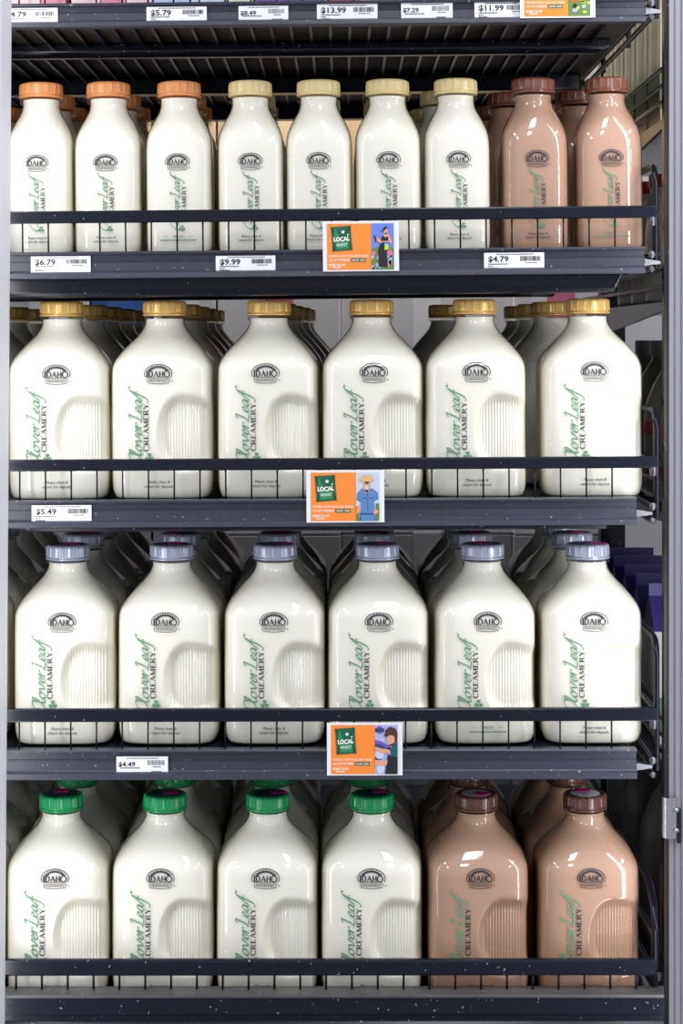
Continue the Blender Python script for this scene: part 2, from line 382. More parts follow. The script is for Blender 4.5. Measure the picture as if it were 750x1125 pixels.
# bottom shelf: a well behind a worn steel ledge
def bottom_shelf():
    _, zl = W(375, 1093, -0.10); Y = -0.085
    xr = W(736, 1090, -0.09)[0]
    r = thing('cooler_shelf', 'bottom cooler shelf with worn grey ledge under green and brown capped bottles', 'shelf', (0, 0, 0), (0, -0.0008, 0), 'wire-fronted cooler shelves')
    put('ledge', MB().box(XL, xr, -0.10, -0.0715, zl - 0.004, zl).me('ledge', bevel=0.0012), LEDGE, r)
    put('front_panel', MB().prism([(-0.098, 0.0), (-0.075, 0.0), (-0.075, zl - 0.0042), (-0.098, zl - 0.0042), (-0.0985, zl - 0.022), (-0.0955, zl - 0.024), (-0.0955, zl - 0.030), (-0.099, zl - 0.033)][::-1], XL, xr).me('front_panel'), BLACK, r)
    dz = ZC - 0.7525
    put('deck', MB().box(XL, xr - 0.012, -0.0745, 0.95, dz - 0.012, dz).me('deck'), BLACK, r)
    put('base_box', MB().box(XL, xr - 0.012, -0.0745, 0.95, 0.0, dz - 0.0125).me('base_box'), BLACK, r)
    _, b1 = W(375, 1054, Y); _, b0 = W(375, 1072, Y); bx = W(721, 0, Y)[0]
    g = put('guard_rail', MB().box(XL, bx, Y - 0.002, Y + 0.007, b0, b1).me('guard_rail', bevel=0.0025), BLACK, r)
    wm = MB().tube([(0, 0, 0), (0, 0, b0 - zl + 0.004)], 0.0013, 6).me('wire', True)
    px = 17.7 - 28.4 * 3
    while px < 705:
        put('wire', wm, BLACK2, g, (W(px, 0, Y)[0], Y + 0.002, zl - 0.002)); px += 28.4
    xs = bx + 0.0005
    _, za = W(375, 965, -0.03)
    sf = put('side_fence', autosmooth(MB().tube([(xs, Y + 0.012, zl), (xs, Y + 0.012, za - 0.045), (xs, Y + 0.018, za - 0.022), (xs, Y + 0.045, za - 0.004), (xs, Y + 0.07, za), (xs, 0.9, za + 0.002)], 0.0042, 10).me('side_fence')), BLACK2, r)
    for zz in (zl + 0.012, zl + 0.055):
        put('fence_rod', autosmooth(MB().tube([(xs, Y + 0.014, zz), (xs, 0.9, zz)], 0.0032, 8).me('fence_rod')), BLACK2, sf)
    for yy in (0.12, 0.33, 0.54, 0.75):
        put('fence_rod', autosmooth(MB().tube([(xs, yy, dz), (xs, yy, za)], 0.003, 8).me('fence_rod')), BLACK2, sf)
    put('rail_tip', autosmooth(MB().lathe([(0.0035, -0.006), (0.0045, -0.004), (0.0045, 0.003), (0.003, 0.005)], 10).me('rail_tip')), BLACK2, g, (bx + 0.002, Y + 0.001, b0 - 0.001))
    return dict(root=r, deck=dz, slope=0.0008)
S4 = bottom_shelf()

# black uprights that carry the shelves
for x0, x1, lab in ((*[W(p, 0, 0.86)[0] for p in (660, 687)], 'black slotted rack upright at the right end behind the bottles'),
                    (*[W(p, 0, 0.86)[0] for p in (-60, -34)], 'black slotted rack upright at the left end behind the bottles')):
    u = thing('rack_upright', lab, 'upright', (0.5 * (x0 + x1), 0.88, 0)); w = 0.5 * (x1 - x0)
    put('column', MB().box(-w, w, -0.018, 0.018, 0, ROOM_TOP - 0.002).me('column', bevel=0.002), BLACK, u)
    sm = MB().box(-0.003, 0.003, -0.0195, -0.0181, 0, 0.02).me('slot')
    for k in range(34): put('slot', sm, GASK, u, (0, 0, 0.35 + k * 0.05))

# =================================================================== BOTTLES
class Profile:
    def __init__(s, pts, zk, n0, n1, zn0, zn1):
        P = catmull([(z * zk, r) for r, z in pts], 8)
        s.z = np.array([p[0] for p in P]); s.r = np.array([p[1] for p in P]); s.n0, s.n1, s.zn0, s.zn1 = n0, n1, zn0, zn1
    def a(s, z): return float(np.interp(z, s.z, s.r))
    def n(s, z):
        t = min(1, max(0, (z - s.zn0) / (s.zn1 - s.zn0))); t = t * t * (3 - 2 * t)
        return s.n0 + (s.n1 - s.n0) * t
    def yf(s, x, z):
        a, n = s.a(z), s.n(z); q = min(0.98, abs(x) / a)
        return -a * (1 - q ** n) ** (1 / n)
K = 0.225 / 0.227
HALF = Profile([(.0500, 0), (.0545, .003), (.0568, .008), (.0580, .0150), (.0583, .030), (.0585, .060), (.0585, .10), (.0585, .1320), (.0580, .1478), (.0568, .1533), (.0545, .1589),
                (.0508, .1645), (.0465, .1701), (.0417, .1757), (.0365, .1813), (.0312, .1868), (.0268, .1924), (.0236, .198), (.0226, .2030)], K, 4.6, 2.0, .150, .196)
KQ = 0.203 / 0.1986
QUART = Profile([(.0325, 0), (.0360, .003), (.0377, .0075), (.0384, .0148), (.0385, .05), (.0385, .09), (.0384, .118), (.0376, .1331), (.0350, .143), (.0305, .1528),
                 (.0278, .1578), (.0248, .1627), (.0226, .168), (.0217, .1730)], KQ, 4.0, 2.0, .115, .165)

def sstep(e0, e1, x):
    t = min(1, max(0, (x - e0) / (e1 - e0))); return t * t * (3 - 2 * t)
def grip(x, y, z, a):
    """thumb recess with ribs on the right half of the front face"""
    if y > -0.012 or x < -0.008: return 0.0
    cx, cz, ra, rb = .0255, .076, .0290, .0450
    e = ((x - cx) / ra) ** 2 if x < cx else ((x - cx) / .058) ** 2
    e += (abs(z - cz) / rb) ** (2.0 if z > cz else 2.4)
    if e >= 1: return 0.0
    wy = sstep(0.012, 0.040, -y)
    k = sstep(0, 0.55, 1 - e)
    d = 0.0095 * k
    if z < .1135: d += 0.0011 * (0.5 + 0.5 * math.cos(2 * math.pi * x / 0.0033)) * sstep(0.06, 0.30, 1 - e) * sstep(.1135, .1115, z) * (1 if x > 0.004 else 0.3)
    return d * wy

def angles(dense):
    A = []
    if dense:
        xs = np.linspace(-0.08, 1.0, 112)                 # front right, even along x on the flat face
        A += [-math.pi / 2 + math.atan(t) for t in xs]
        A += list(np.linspace(-math.pi / 4, math.pi * 1.5 - 0.08, 84)[1:-1])
    else:
        A = list(np.linspace(-math.pi / 2, 1.5 * math.pi, 97)[:-1])
    return A
def body(name, P, dense, ztop, inset, neck=None, lip=None, zb=0.0):
    zs = [0.0, .0015, .003, .005, .0075, .011, .015]
    step = 0.0035 if dense else 0.004
    zs += list(np.arange(.0185, ztop - 1e-4, step)) + [ztop]
    A = angles(dense); V = []; nA = len(A); rows = []
    for z in zs:
        a = P.a(z) - inset; n = P.n(z); row = []
        for p in A:
            c, s_ = math.cos(p), math.sin(p)
            r = a / ((abs(c) ** n + abs(s_) ** n) ** (1 / n)); x, y = r * c, r * s_
            if dense: y += grip(x, y, z, a)
            row.append((x, y, max(z, zb) if zb else z))
        rows.append(row)
    if lip:                                            # glass finish: bead, thread land and lip (r, z)
        for r, z in lip: rows.append([(r * math.cos(p), r * math.sin(p), z) for p in A])
    if neck: rows.append([(neck[0] * math.cos(p), neck[0] * math.sin(p), neck[1]) for p in A])
    if not zb:                                         # pushed-up base
        rows.insert(0, [(x * 0.80, y * 0.80, 0.0) for x, y, z in rows[0]])
        rows.insert(0, [(x * 0.4, y * 0.4, 0.004) for x, y, z in rows[1]])
    for r in rows: V += r
    Fs = []
    for i in range(len(rows) - 1):
        for k in range(nA):
            k2 = (k + 1) % nA
            Fs.append((i * nA + k, i * nA + k2, (i + 1) * nA + k2, (i + 1) * nA + k))
    Fs.append(tuple(reversed(range(nA))))
    if not lip: Fs.append(tuple(range((len(rows) - 1) * nA, len(rows) * nA)))
    m = mesh(name, V, Fs, True)
    if not lip:
        try: m.set_sharp_from_angle(angle=math.radians(60))
        except Exception: pass
    return m

ZR = .2053 * K
HG = body('glass', HALF, True, .2030 * K, 0, lip=[(.0228, ZR - .001), (.0246, ZR), (.0252, ZR + .0012), (.0250, ZR + .0026), (.0226, ZR + .0036), (.0222, ZR + .008)]); HG.materials.append(GLASS)
HM = {}
for nm, m_ in (('milk', MILK), ('choc', CHOC)):
    HM[nm] = body('milk', HALF, True, .2030 * K, .0013, zb=.0025, lip=None, neck=(.0213, .2062 * K)); HM[nm].materials.append(m_)
ZQ = .1742 * KQ
QG = body('glass', QUART, False, .1730 * KQ, 0, lip=[(.0219, ZQ + .0005), (.0243, ZQ + .0016), (.0250, ZQ + .003), (.0248, ZQ + .0048), (.0222, ZQ + .006), (.0218, ZQ + .010)]); QG.materials.append(GLASS)
QM = {}
for nm, m_ in (('milk', MILK), ('choc', CHOC)):
    QM[nm] = body('milk', QUART, False, .1730 * KQ, .0013, zb=.0025, lip=None, neck=(.0206, .1796 * KQ)); QM[nm].materials.append(m_)

# caps -------------------------------------------------------------
def cap_mesh(name, h):
    prof = [(.0236, 0), (.0254, 0.0003), (.0257, .0012), (.0254, .0022), (.0244, .0027), (.0242, .0036), (.0247, .0042), (.0246, .006), (.0243, h - .004), (.0239, h - .0016), (.0228, h - .0004), (.0212, h), (.0190, h - .0003), (.0184, h - .0009), (.0100, h - .0009), (.0010, h - .0009)]
    def fn(r, z, a, i):
        if 6 <= i <= 9:
            q = (a / (2 * math.pi) * 18) % 1
            return r + (0.0009 if q < 0.16 else 0.0)
        return r
    m = MB().lathe(prof, 144, fn).me(name)
    return autosmooth(m, 50)
CAPH = 0.0172
CAPS = {}
def cap_color(key, c, rough=.32, metal=0.0, coat=0.3):
    m = cap_mesh('cap', CAPH); m.materials.append(mat('cap_' + key, c, rough=rough, metal=metal, coat=coat)); CAPS[key] = m
cap_color('orange', rgb(232, 152, 92), .34)
cap_color('cream', rgb(234, 214, 156), .36)
cap_color('cocoa', rgb(122, 72, 58), .28)
cap_color('gold', rgb(236, 192, 110), .32, .25)
cap_color('silver', rgb(180, 186, 206), .32, .3)
cap_color('green', rgb(8, 158, 92), .32)
cap_color('brown', rgb(92, 56, 48), .28)
PINK = mat('magenta_sticker', rgb(235, 30, 150), rough=.5)
CAPPRINT = {'brown': mat('cap_print_white', (0.75, 0.75, 0.80), rough=.5), 'green': mat('cap_print_dark', rgb(58, 84, 92), rough=.5), 'silver': mat('cap_print_silver', rgb(140, 146, 172), rough=.4)}
PURPLE = mat('purple_ink', rgb(62, 50, 120), rough=.5)
disc_me = {k: MB().lathe([(.0168, 0), (.0168, .0005)], 40).me('cap_print') for k in CAPPRINT}
stick_me = MB().box(-.0085, .0085, -.0055, .0055, 0, .0005).me('sticker')
def capt():
    a = Art().join(text('CREAMERY', .0042, bold=.01)); a.join(text('CLOVERLEAF', .003), lambda x, y: (x, y + .007)); a.join(text('MILK', .003), lambda x, y: (x, y - .006))
    return mesh('cap_lettering', [(x, y, 0) for x, y in a.v], a.f)
cap_txt = capt()

# lettering --------------------------------------------------------
def script_art():
    G = {
        'C': ([[(1.50, 1.50), (1.62, 1.85), (1.40, 2.08), (.95, 1.95), (.45, 1.40), (.20, .75), (.28, .20), (.65, -.02), (1.05, .12), (1.35, .45)]], 1.36),
        'l': ([[(0, .35), (.40, 1.05), (.62, 1.75), (.55, 2.08), (.36, 1.85), (.26, 1.0), (.28, .25), (.48, .02), (.78, .35)]], .70),
        'o': ([[(.62, .95), (.30, .88), (.10, .45), (.26, .03), (.58, .12), (.78, .55), (.62, .95), (.78, .82), (1.02, .86)]], .95),
        'v': ([[(0, .78), (.18, .98), (.32, .6), (.40, .05), (.72, .42), (.90, 1.0), (1.12, .88)]], 1.0),
        'e': ([[(.08, .42), (.48, .55), (.64, .82), (.48, 1.0), (.20, .70), (.14, .25), (.40, .0), (.80, .38)]], .74),
        'r': ([[(0, .5), (.22, 1.02), (.30, .82), (.22, .0)], [(.25, .45), (.45, .85), (.70, .98), (.80, .82)]], .86),
        'L': ([[(.30, 1.80), (.50, 2.08), (.85, 2.05)], [(.72, 2.10), (.62, 1.4), (.48, .6), (.25, .08)], [(.02, .10), (.30, .10), (.70, .0), (1.10, .02), (1.32, .40)]], 1.20),
        'a': ([[(.78, .82), (.50, 1.0), (.18, .62), (.16, .12), (.42, .05), (.72, .55), (.84, .95)], [(.80, .75), (.72, .2), (.90, .02), (1.14, .35)]], 1.02),
        'f': ([[(.0, .35), (.45, 1.15), (.80, 1.90), (1.10, 2.10), (1.22, 1.85)], [(.80, 1.90), (.60, 1.0), (.38, -.3), (.10, -.95), (-.25, -.9)], [(.20, .85), (.95, .92)]], 1.2),
    }
    a = Art(); x = 0
    for ch in 'CloverLeaf':
        st, adv = G[ch]
        for pl in st:
            pts = catmull(pl, 5)
            a.stroke([(x + p[0] + 0.18 * p[1], p[1]) for p in pts], .09, .23, 0.55)
        x += adv
    # swash above the last letter
    a.stroke([(x + .55 + .1 * t, 2.15 - .1 * t) for t in (0, 1)], .12)
    return a, x
SCRIPT, SW = script_art()
def serif_art(word, thin=.085, thick=.19):
    a = Art(); x = 0
    def S(x_, y, w=.34): a.rect(x_ - w / 2, x_ + w / 2, y - .03, y + .03)
    for ch in word:
        if ch == 'C':
            a.stroke([(x + .42 + .40 * math.cos(t), .5 + .5 * math.sin(t)) for t in np.linspace(.75, 5.5, 22)], thin, thick, 1.57 + 1.57)
            a.rect(x + .70, x + .76, .66, .98); w = .86
        elif ch == 'R':
            a.stroke([(x + .15, 0), (x + .15, 1)], thick); S(x + .15, .03); S(x + .1, .97, .3)
            a.stroke([(x + .15, .97), (x + .45, .97), (x + .60, .86), (x + .62, .74), (x + .55, .58), (x + .40, .5), (x + .15, .5)], thin, thick, 0)
            a.stroke([(x + .36, .5), (x + .76, .02)], thick * .9); S(x + .78, .03, .2); w = .92
        elif ch == 'E':
            a.stroke([(x + .15, 0), (x + .15, 1)], thick)
            for y in (.04, .52, .96): a.rect(x, x + (.58 if y != .52 else .48), y - .045, y + .045)
            a.rect(x + .53, x + .59, .78, 1); a.rect(x + .56, x + .62, 0, .24); w = .76
        elif ch == 'A':
            a.stroke([(x + .10, 0), (x + .43, 1)], thin); a.stroke([(x + .40, 1.0), (x + .76, 0)], thick); a.rect(x + .2, x + .6, .3, .38); S(x + .1, .03, .26); S(x + .77, .03, .3); w = .93
        elif ch == 'M':
            a.stroke([(x + .12, 0), (x + .15, 1)], thin); a.stroke([(x + .15, 1), (x + .50, .05)], thick); a.stroke([(x + .50, .05), (x + .86, 1)], thin); a.stroke([(x + .86, 1), (x + .90, 0)], thick); S(x + .12, .03, .26); S(x + .9, .03, .32); w = 1.10
        elif ch == 'Y':
            a.stroke([(x + .08, 1), (x + .42, .48)], thick); a.stroke([(x + .74, 1), (x + .42, .48)], thin); a.stroke([(x + .42, .5), (x + .42, 0)], thick); S(x + .42, .03); S(x + .08, .97, .28); S(x + .74, .97, .24); w = .84
        elif ch == 'I':
            a.stroke([(x + .14, -.04), (x + .14, 1.04)], thick * 1.3); S(x + .14, .0, .42); S(x + .14, 1.0, .42); w = .36
        elif ch == 'D':
            a.stroke([(x + .12, 0), (x + .12, 1)], thick); a.stroke([(x + .12, .96)] + [(x + .32 + .40 * math.cos(t), .5 + .46 * math.sin(t)) for t in np.linspace(1.5, -1.5, 12)] + [(x + .12, .04)], thin, thick, 0); w = .86
        elif ch == 'H':
            a.stroke([(x + .12, 0), (x + .12, 1)], thick); a.stroke([(x + .62, 0), (x + .62, 1)], thick); a.rect(x + .1, x + .66, .46, .56); S(x + .12, .02, .3); S(x + .62, .02, .3); w = .80
        elif ch == 'O':
            a.stroke([(x + .5 + .46 * math.cos(t), .5 + .48 * math.sin(t)) for t in np.linspace(0, 2 * math.pi, 28)], thin, thick, 1.57 + 1.57); w = 1.04
        x += w
    return a, x
CRM, CW = serif_art('CREAMERY')
IDA, IW = serif_art('IDAHO', .13, .21)
def logo_art(W_):
    """the round-topped IDAHO PREFERRED sun emblem, W_ wide, centred on 0,0"""
    a = Art(); k = W_ / 2.0
    pts = [(1.0 * math.cos(t), .08 + .66 * math.sin(t)) for t in np.linspace(-.42, math.pi + .42, 50)]
    a.stroke(pts, .055)
    a.stroke([(-.82, -.22), (.82, -.22)], .035)
    # sun burst: dark wedges rising from behind the word
    th = np.linspace(math.radians(20), math.radians(160), 23)
    vi = [(.58 * math.cos(t), .13 + .36 * math.sin(t)) for t in th]
    vo = [((.95 if i % 2 else .70) * math.cos(t), .08 + (.64 if i % 2 else .50) * math.sin(t)) for i, t in enumerate(th)]
    a.add(vi + vo, [(i + 23, i, i + 1, i + 24) for i in range(22)])
    kk = 1.72 / IW
    a.join(IDA, lambda x, y: ((x - IW / 2) * kk, -.17 + y * .43))
    a.stroke([(-.84, -.32), (.84, -.32)], .03); a.stroke([(-.84, -.32), (-.78, -.56)], .04); a.stroke([(.84, -.32), (.78, -.56)], .04)
    a.stroke([(x, -.56 - .10 * math.cos(x * 1.7)) for x in np.linspace(-.78, .78, 16)], .045)
    t = text('PREFERRED', .15, bold=.012); w = max(v[0] for v in t.v)
    a.join(t, lambda x, y: (x * .70 / w, -.53 + y))
    a.ring(1.0, -.45, .05, .05, .025, n=10)
    b = Art(); b.join(a, lambda x, y: (x * k, y * k)); return b
def clover_art(r):
    a = Art()
    for ang in (90, 210, 330):
        c, s = math.cos(math.radians(ang)), math.sin(math.radians(ang)); n = (-s, c)
        pts = [(0, 0)]
        for t, u in ((.55, -.48), (.95, -.52), (1.12, -.25), (1.0, 0), (1.12, .25), (.95, .52), (.55, .48)): pts.append((r * (t * c + u * n[0]), r * (t * s + u * n[1])))
        a.poly(pts)
    a.stroke([(0, 0), (-.2 * r, -.6 * r), (.1 * r, -1.3 * r)], r * .2)
    return a
def deposit_art(h):
    a = Art().join(text('Please clean &', h, shear=.25, bold=.008)); a.join(text('return for deposit.', h, shear=.25, bold=.008), lambda x, y: (x, y - h * 1.62)); return a
def fresh_art(h):
    a = Art().join(text('FRESH', h, bold=.01))
    for sg in (-1, 1): a.rect(min(sg * .012, sg * .017), max(sg * .012, sg * .017), h * .45, h * .6)
    x = -.02
    while x < .02:
        w = random.uniform(.0015, .0035); a.rect(x, x + w, -h * 1.15, -h * .65); x += w + .0008
    return a

def prints(P, logo_z, logo_w, sc_, bx, ztop, cx, crm_z0, crm_h, crm_len, clo, dep_z, dep_h):
    R = {}
    R['logo_print'] = (logo_art(logo_w).wrap('logo_print', P.yf, fn=lambda x, y: (x, logo_z + y)), LOGO)
    sx_, L_ = sc_ * 1.1, sc_ * 1.1 * SW
    R['script_print'] = (SCRIPT.wrap('script_print', P.yf, fn=lambda x, y: (bx - y * sc_ * .87, ztop - L_ + x * sx_)), GREENINK)
    R['maker_print'] = (CRM.wrap('maker_print', P.yf, fn=lambda x, y: (cx - y * crm_h, crm_z0 + x * crm_len / CW)), LOGO)
    R['clover_print'] = (clover_art(clo[2]).wrap('clover_print', P.yf, fn=lambda x, y: (clo[0] + x, clo[1] + y)), GREENINK)
    R['deposit_print'] = (deposit_art(dep_h).wrap('deposit_print', P.yf, eps=.0005, fn=lambda x, y: (x, dep_z + y)), LOGO)
    R['fresh_print'] = (fresh_art(dep_h * 1.1).wrap('fresh_print', P.yf, eps=.0005, fn=lambda x, y: (x, dep_z + y)), GREENINK)
    for k, (m, mt) in R.items(): m.materials.append(mt)
    return {k: v[0] for k, v in R.items()}
PH = prints(HALF, .1415, .0312, .0082, -.0190, .1245, -.0112, .0560, .0057, .0530, (-.0105, .0490, .0044), .0200, .0031)
PQ = prints(QUART, .1070, .0272, .0060, .0022, .0930, .0094, .0400, .0048, .0405, (.0050, .0320, .0030), .0210, .0027)

def bottle(kind, milk, cap, px, shelf, Y, label, group, rot=0.0, show=('logo_print', 'script_print', 'maker_print', 'clover_print', 'deposit_print'),
           sticker=None, zs=1.0, dx=0.0):
    """px: where the bottle's axis falls in the photo; placed at depth Y on its shelf"""
    x = (px - HX) * (D + Y) / F + dx
    s = shelf['slope']
    z = shelf['deck'] + s * x + 0.0002
    name = 'milk_bottle' if milk == 'milk' else 'chocolate_milk_bottle'
    r = thing(name, label, 'bottle', (x, Y, z), (0, -math.atan(s), math.radians(rot)), group)
    r.scale = (1, 1, zs)
    G_, M_, PR = (HG, HM, PH) if kind == 'half' else (QG, QM, PQ)
    put('glass', G_, None, r); put('milk', M_[milk], None, r)
    top = (0.225 if kind == 'half' else 0.203)
    c = put('cap', CAPS[cap], None, r, (0, 0, top - CAPH), (0, 0, math.radians(random.uniform(0, 20))))
    for k in show: put(k, PR[k], None, r)
    if sticker:
        a = c.rotation_euler.z
        if cap in CAPPRINT:
            put('cap_print', disc_me[cap], CAPPRINT[cap], c, (0, 0, CAPH - .0009))
            if cap == 'brown': put('cap_lettering', cap_txt, PURPLE, c, (0, 0, CAPH - .0003), (0, 0, -a))
        dxs, dys, an = sticker
        v = Matrix.Rotation(-a, 2) @ Vector((dxs, dys))
        put('sticker', stick_me, PINK, c, (v.x, v.y, CAPH - .0002 if abs(dxs) + abs(dys) < .012 else CAPH), (0, 0, math.radians(an) - a), label='magenta sticker')
    return r

ORD = ['first', 'second', 'third', 'fourth', 'fifth', 'sixth']
# ---- small bottles ------------------------------------------------
row1 = [(47, 'milk', 'orange', 'leftmost small milk bottle with an orange cap, above the $6.79 tag', 0),
        (121, 'milk', 'orange', 'middle one of the three small milk bottles with orange caps', 0.5),
        (198.5, 'milk', 'orange', 'rightmost small milk bottle with an orange cap, beside the cream caps', 1),
        (276.5, 'milk', 'cream', 'leftmost small milk bottle with a pale cream cap, above the $9.99 tag', 2),
        (351.5, 'milk', 'cream', 'second small cream-capped milk bottle from the left, left part behind the sign', -0.5),
        (427, 'milk', 'cream', 'third small cream-capped milk bottle from the left, right of the sign', -0.5),
        (502, 'milk', 'cream', 'small cream-capped milk bottle with a pink mark on its cap, beside chocolate milk', 0.5),
        (587, 'choc', 'cocoa', 'left of the two small chocolate milk bottles, above the $4.79 tag', 0),
        (667.5, 'choc', 'cocoa', 'right of the two small chocolate milk bottles, nearest the shelf end', -1)]
g1 = 'small bottles on the upper bottle shelf'
for i, (px, mk, cp, lab, rt) in enumerate(row1):
    base = ('logo_print', 'script_print', 'maker_print', 'clover_print')
    bottle('quart', mk, cp, px, S1, 0.0, lab, g1, rot=rt, show=base + (('fresh_print',) if i in (2, 8) else ('deposit_print',)),
           sticker=(.008, -.010, 10) if i == 6 else None)
rear1 = {0: (0.11, .225), 1: (0.11, .225), 2: (0.11, .225), 3: (0.12, .225), 4: (.16,), 5: (.19,), 6: (.10, .27), 7: (.12, .25), 8: (.11, .23)}
names1 = ['leftmost orange-capped', 'middle orange-capped', 'rightmost orange-capped', 'leftmost small cream-capped', 'second small cream-capped', 'third small cream-capped', 'pink-marked small cream-capped', 'left small chocolate', 'right small chocolate']
off1 = [-.002, 0, -.002, .0, 0, 0, -.012, -.018, -.018]
for i, ys in rear1.items():
    px, mk, cp, _, _ = row1[i]
    for k, y in enumerate(ys):
        x0 = (px - HX) * D / F
        ppx = HX + (x0 + off1[i] * (1 + .5 * k)) * F / (D + y)
        bottle('quart', mk, cp, ppx, S1, y, 'shadowed small bottle standing %s in line behind the %s bottle' % (ORD[k + 1], names1[i]), 'small bottles behind the front ones', rot=random.uniform(-8, 8), show=())
x0 = (-30 - HX) * D / F
for k, y in enumerate((0.0, 0.11, .22)):
    bottle('quart', 'milk', 'orange', HX + x0 * F / (D + y), S1, y, ['small bottle hidden by the left door post, left of the orange caps', 'small bottle at far left behind the post, second in line', 'small bottle at far left behind the post, third in line'][k], 'small bottles behind the front ones', show=())

# ---- big bottles --------------------------------------------------
def big_row(shelf, cols, rear, zs, group, rear_group, names, left_px, left_name, left_depths):
    for i, (px, mk, cp, lab, rt, st, extra) in enumerate(cols):
        sh = ('logo_print', 'script_print', 'maker_print', 'clover_print', extra)
        bottle('half', mk, cp, px, shelf, 0.0, lab, group, rot=rt, show=sh, sticker=st, zs=zs)
        for k, (y, ox) in enumerate(rear[i]):
            xw = (px - HX) * D / F + ox
            bottle('half', mk, cp, HX + xw * F / (D + y), shelf, y, 'shadowed big bottle standing %s in line behind the %s' % (ORD[k + 1], names[i]), rear_group,
                   rot=random.uniform(-2, 2), show=('logo_print',) if k == 0 else (), zs=zs, sticker=(random.uniform(-.006, .006), random.uniform(-.008, .0), random.uniform(-20, 20)) if (k == 0 and st) else None)
    xw = (left_px - HX) * D / F
    for k, y in enumerate(left_depths):
        bottle('half', cols[0][1], cols[0][2], HX + xw * F / (D + y), shelf, y, 'big bottle mostly hidden by the left door post beside the %s, %s in line' % (left_name, ORD[k]), rear_group, show=(), zs=zs)

gold = ['leftmost gold-capped bottle', 'second gold-capped bottle from the left', 'third gold-capped bottle from the left', 'fourth gold-capped bottle from the left', 'fifth gold-capped bottle from the left', 'rightmost gold-capped bottle']
dp = 'deposit_print'
c2 = [(69, 'milk', 'gold', 'leftmost big milk bottle with a gold cap, above the $5.49 tag', 2.2, None, dp),
      (182, 'milk', 'gold', 'second big gold-capped milk bottle from the left', -2, None, dp),
      (296.5, 'milk', 'gold', 'third big gold-capped milk bottle from the left, just left of the sign', -2, None, dp),
      (409, 'milk', 'gold', 'fourth big gold-capped milk bottle from the left, behind the orange sign edge', 1.2, None, dp),
      (522, 'milk', 'gold', 'fifth big gold-capped milk bottle from the left', -2.2, None, dp),
      (646.5, 'milk', 'gold', 'rightmost big gold-capped milk bottle, nearest the shelf end', -.5, None, dp)]
far2 = [(.215, .0), (.37, 0), (.53, 0), (.69, 0)]
r2 = [far2, far2, [(.215, .002), (.36, .008), (.50, .016), (.65, .02)], [(.215, .003)], [(.34, -.012), ], [(.18, -.022), (.32, -.026), (.47, -.03)]]
big_row(S2, c2, r2, 1.0093, 'big gold-capped bottles in front', 'gold-capped bottles in the lines behind', gold, -46, 'gold caps', (0.0, .20, .34, .50))
silver = [s.replace('gold', 'silver') for s in gold]
c3 = [(75, 'milk', 'silver', 'leftmost big milk bottle with a silver cap, in front of a magenta-marked cap', 2, (.003, .004, 0), dp),
      (189, 'milk', 'silver', 'second big silver-capped milk bottle from the left, above the $4.49 tag', -2, (.004, .002, 8), dp),
      (302.5, 'milk', 'silver', 'third big silver-capped milk bottle from the left', .5, (.012, .002, 12), dp),
      (415, 'milk', 'silver', 'fourth big silver-capped milk bottle from the left, above the orange sign', .3, (.006, .004, 20), dp),
      (530, 'milk', 'silver', 'fifth big silver-capped milk bottle from the left, printed FRESH near its base', 1.5, (-.002, .004, -10), 'fresh_print'),
      (645.5, 'milk', 'silver', 'rightmost big silver-capped milk bottle, nearest the shelf end', -.5, (.012, .0, -5), dp)]
n3 = [.121, .243, .366, .49]
r3 = [[(n3[0], .001), (n3[1], .002), (n3[2], .003), (n3[3], .0)], [(n3[0], -.001), (n3[1], 0), (n3[2], .003), (n3[3], 0)], [(n3[0], 0), (n3[1], 0), (n3[2], 0)], [(n3[0], -.0015), (n3[1], 0), (n3[2], 0)],
      [(n3[0], -.003), (n3[1], -.002), (n3[2], -.002)], [(n3[0], -.003), (n3[1], -.002), (n3[2], 0)]]
big_row(S3, c3, r3, .9933, 'big silver-capped bottles in front', 'silver-capped bottles in the lines behind', silver, -43, 'silver caps', (0.0, n3[0], n3[1], n3[2], n3[3]))
c4 = [(67.5, 'milk', 'green', 'leftmost big milk bottle with a green cap', 1.5, (-.001, .010, 0), dp),
      (181.5, 'milk', 'green', 'second big green-capped milk bottle from the left', .3, (.006, .002, 10), dp),
      (294.5, 'milk', 'green', 'third big green-capped milk bottle from the left', -.6, (.012, .003, 15), dp),
      (408.5, 'milk', 'green', 'fourth big green-capped milk bottle, beside the chocolate milk', -1.5, (.009, .006, 15), dp),
      (523, 'choc', 'brown', 'left of the two big brown-capped chocolate milk bottles', .6, (.007, -.006, 20), dp),
      (642.5, 'choc', 'brown', 'right of the two big brown-capped chocolate milk bottles, nearest the shelf end', -.6, (-.001, .010, -5), dp)]
green = ['leftmost green-capped bottle', 'second green-capped bottle from the left', 'third green-capped bottle from the left', 'fourth green-capped bottle', 'left big chocolate milk bottle', 'right big chocolate milk bottle']
r4 = [[(n3[0], .002), (n3[1], .003), (n3[2], .0)], [(n3[0], .001), (n3[1], 0), (n3[2], 0)], [(n3[0], 0), (n3[1], 0), (n3[2], 0)], [(n3[0], -.002), (n3[1], 0)],
      [(n3[0], -.001), (n3[1], .000)], [(n3[0], -.006), (n3[1], -.006)]]
big_row(S4, c4, r4, 1.0, 'big bottles in front on the bottom shelf', 'bottles in the lines behind on the bottom shelf', green, -47, 'green caps', (0.0, n3[0], n3[1], n3[2]))

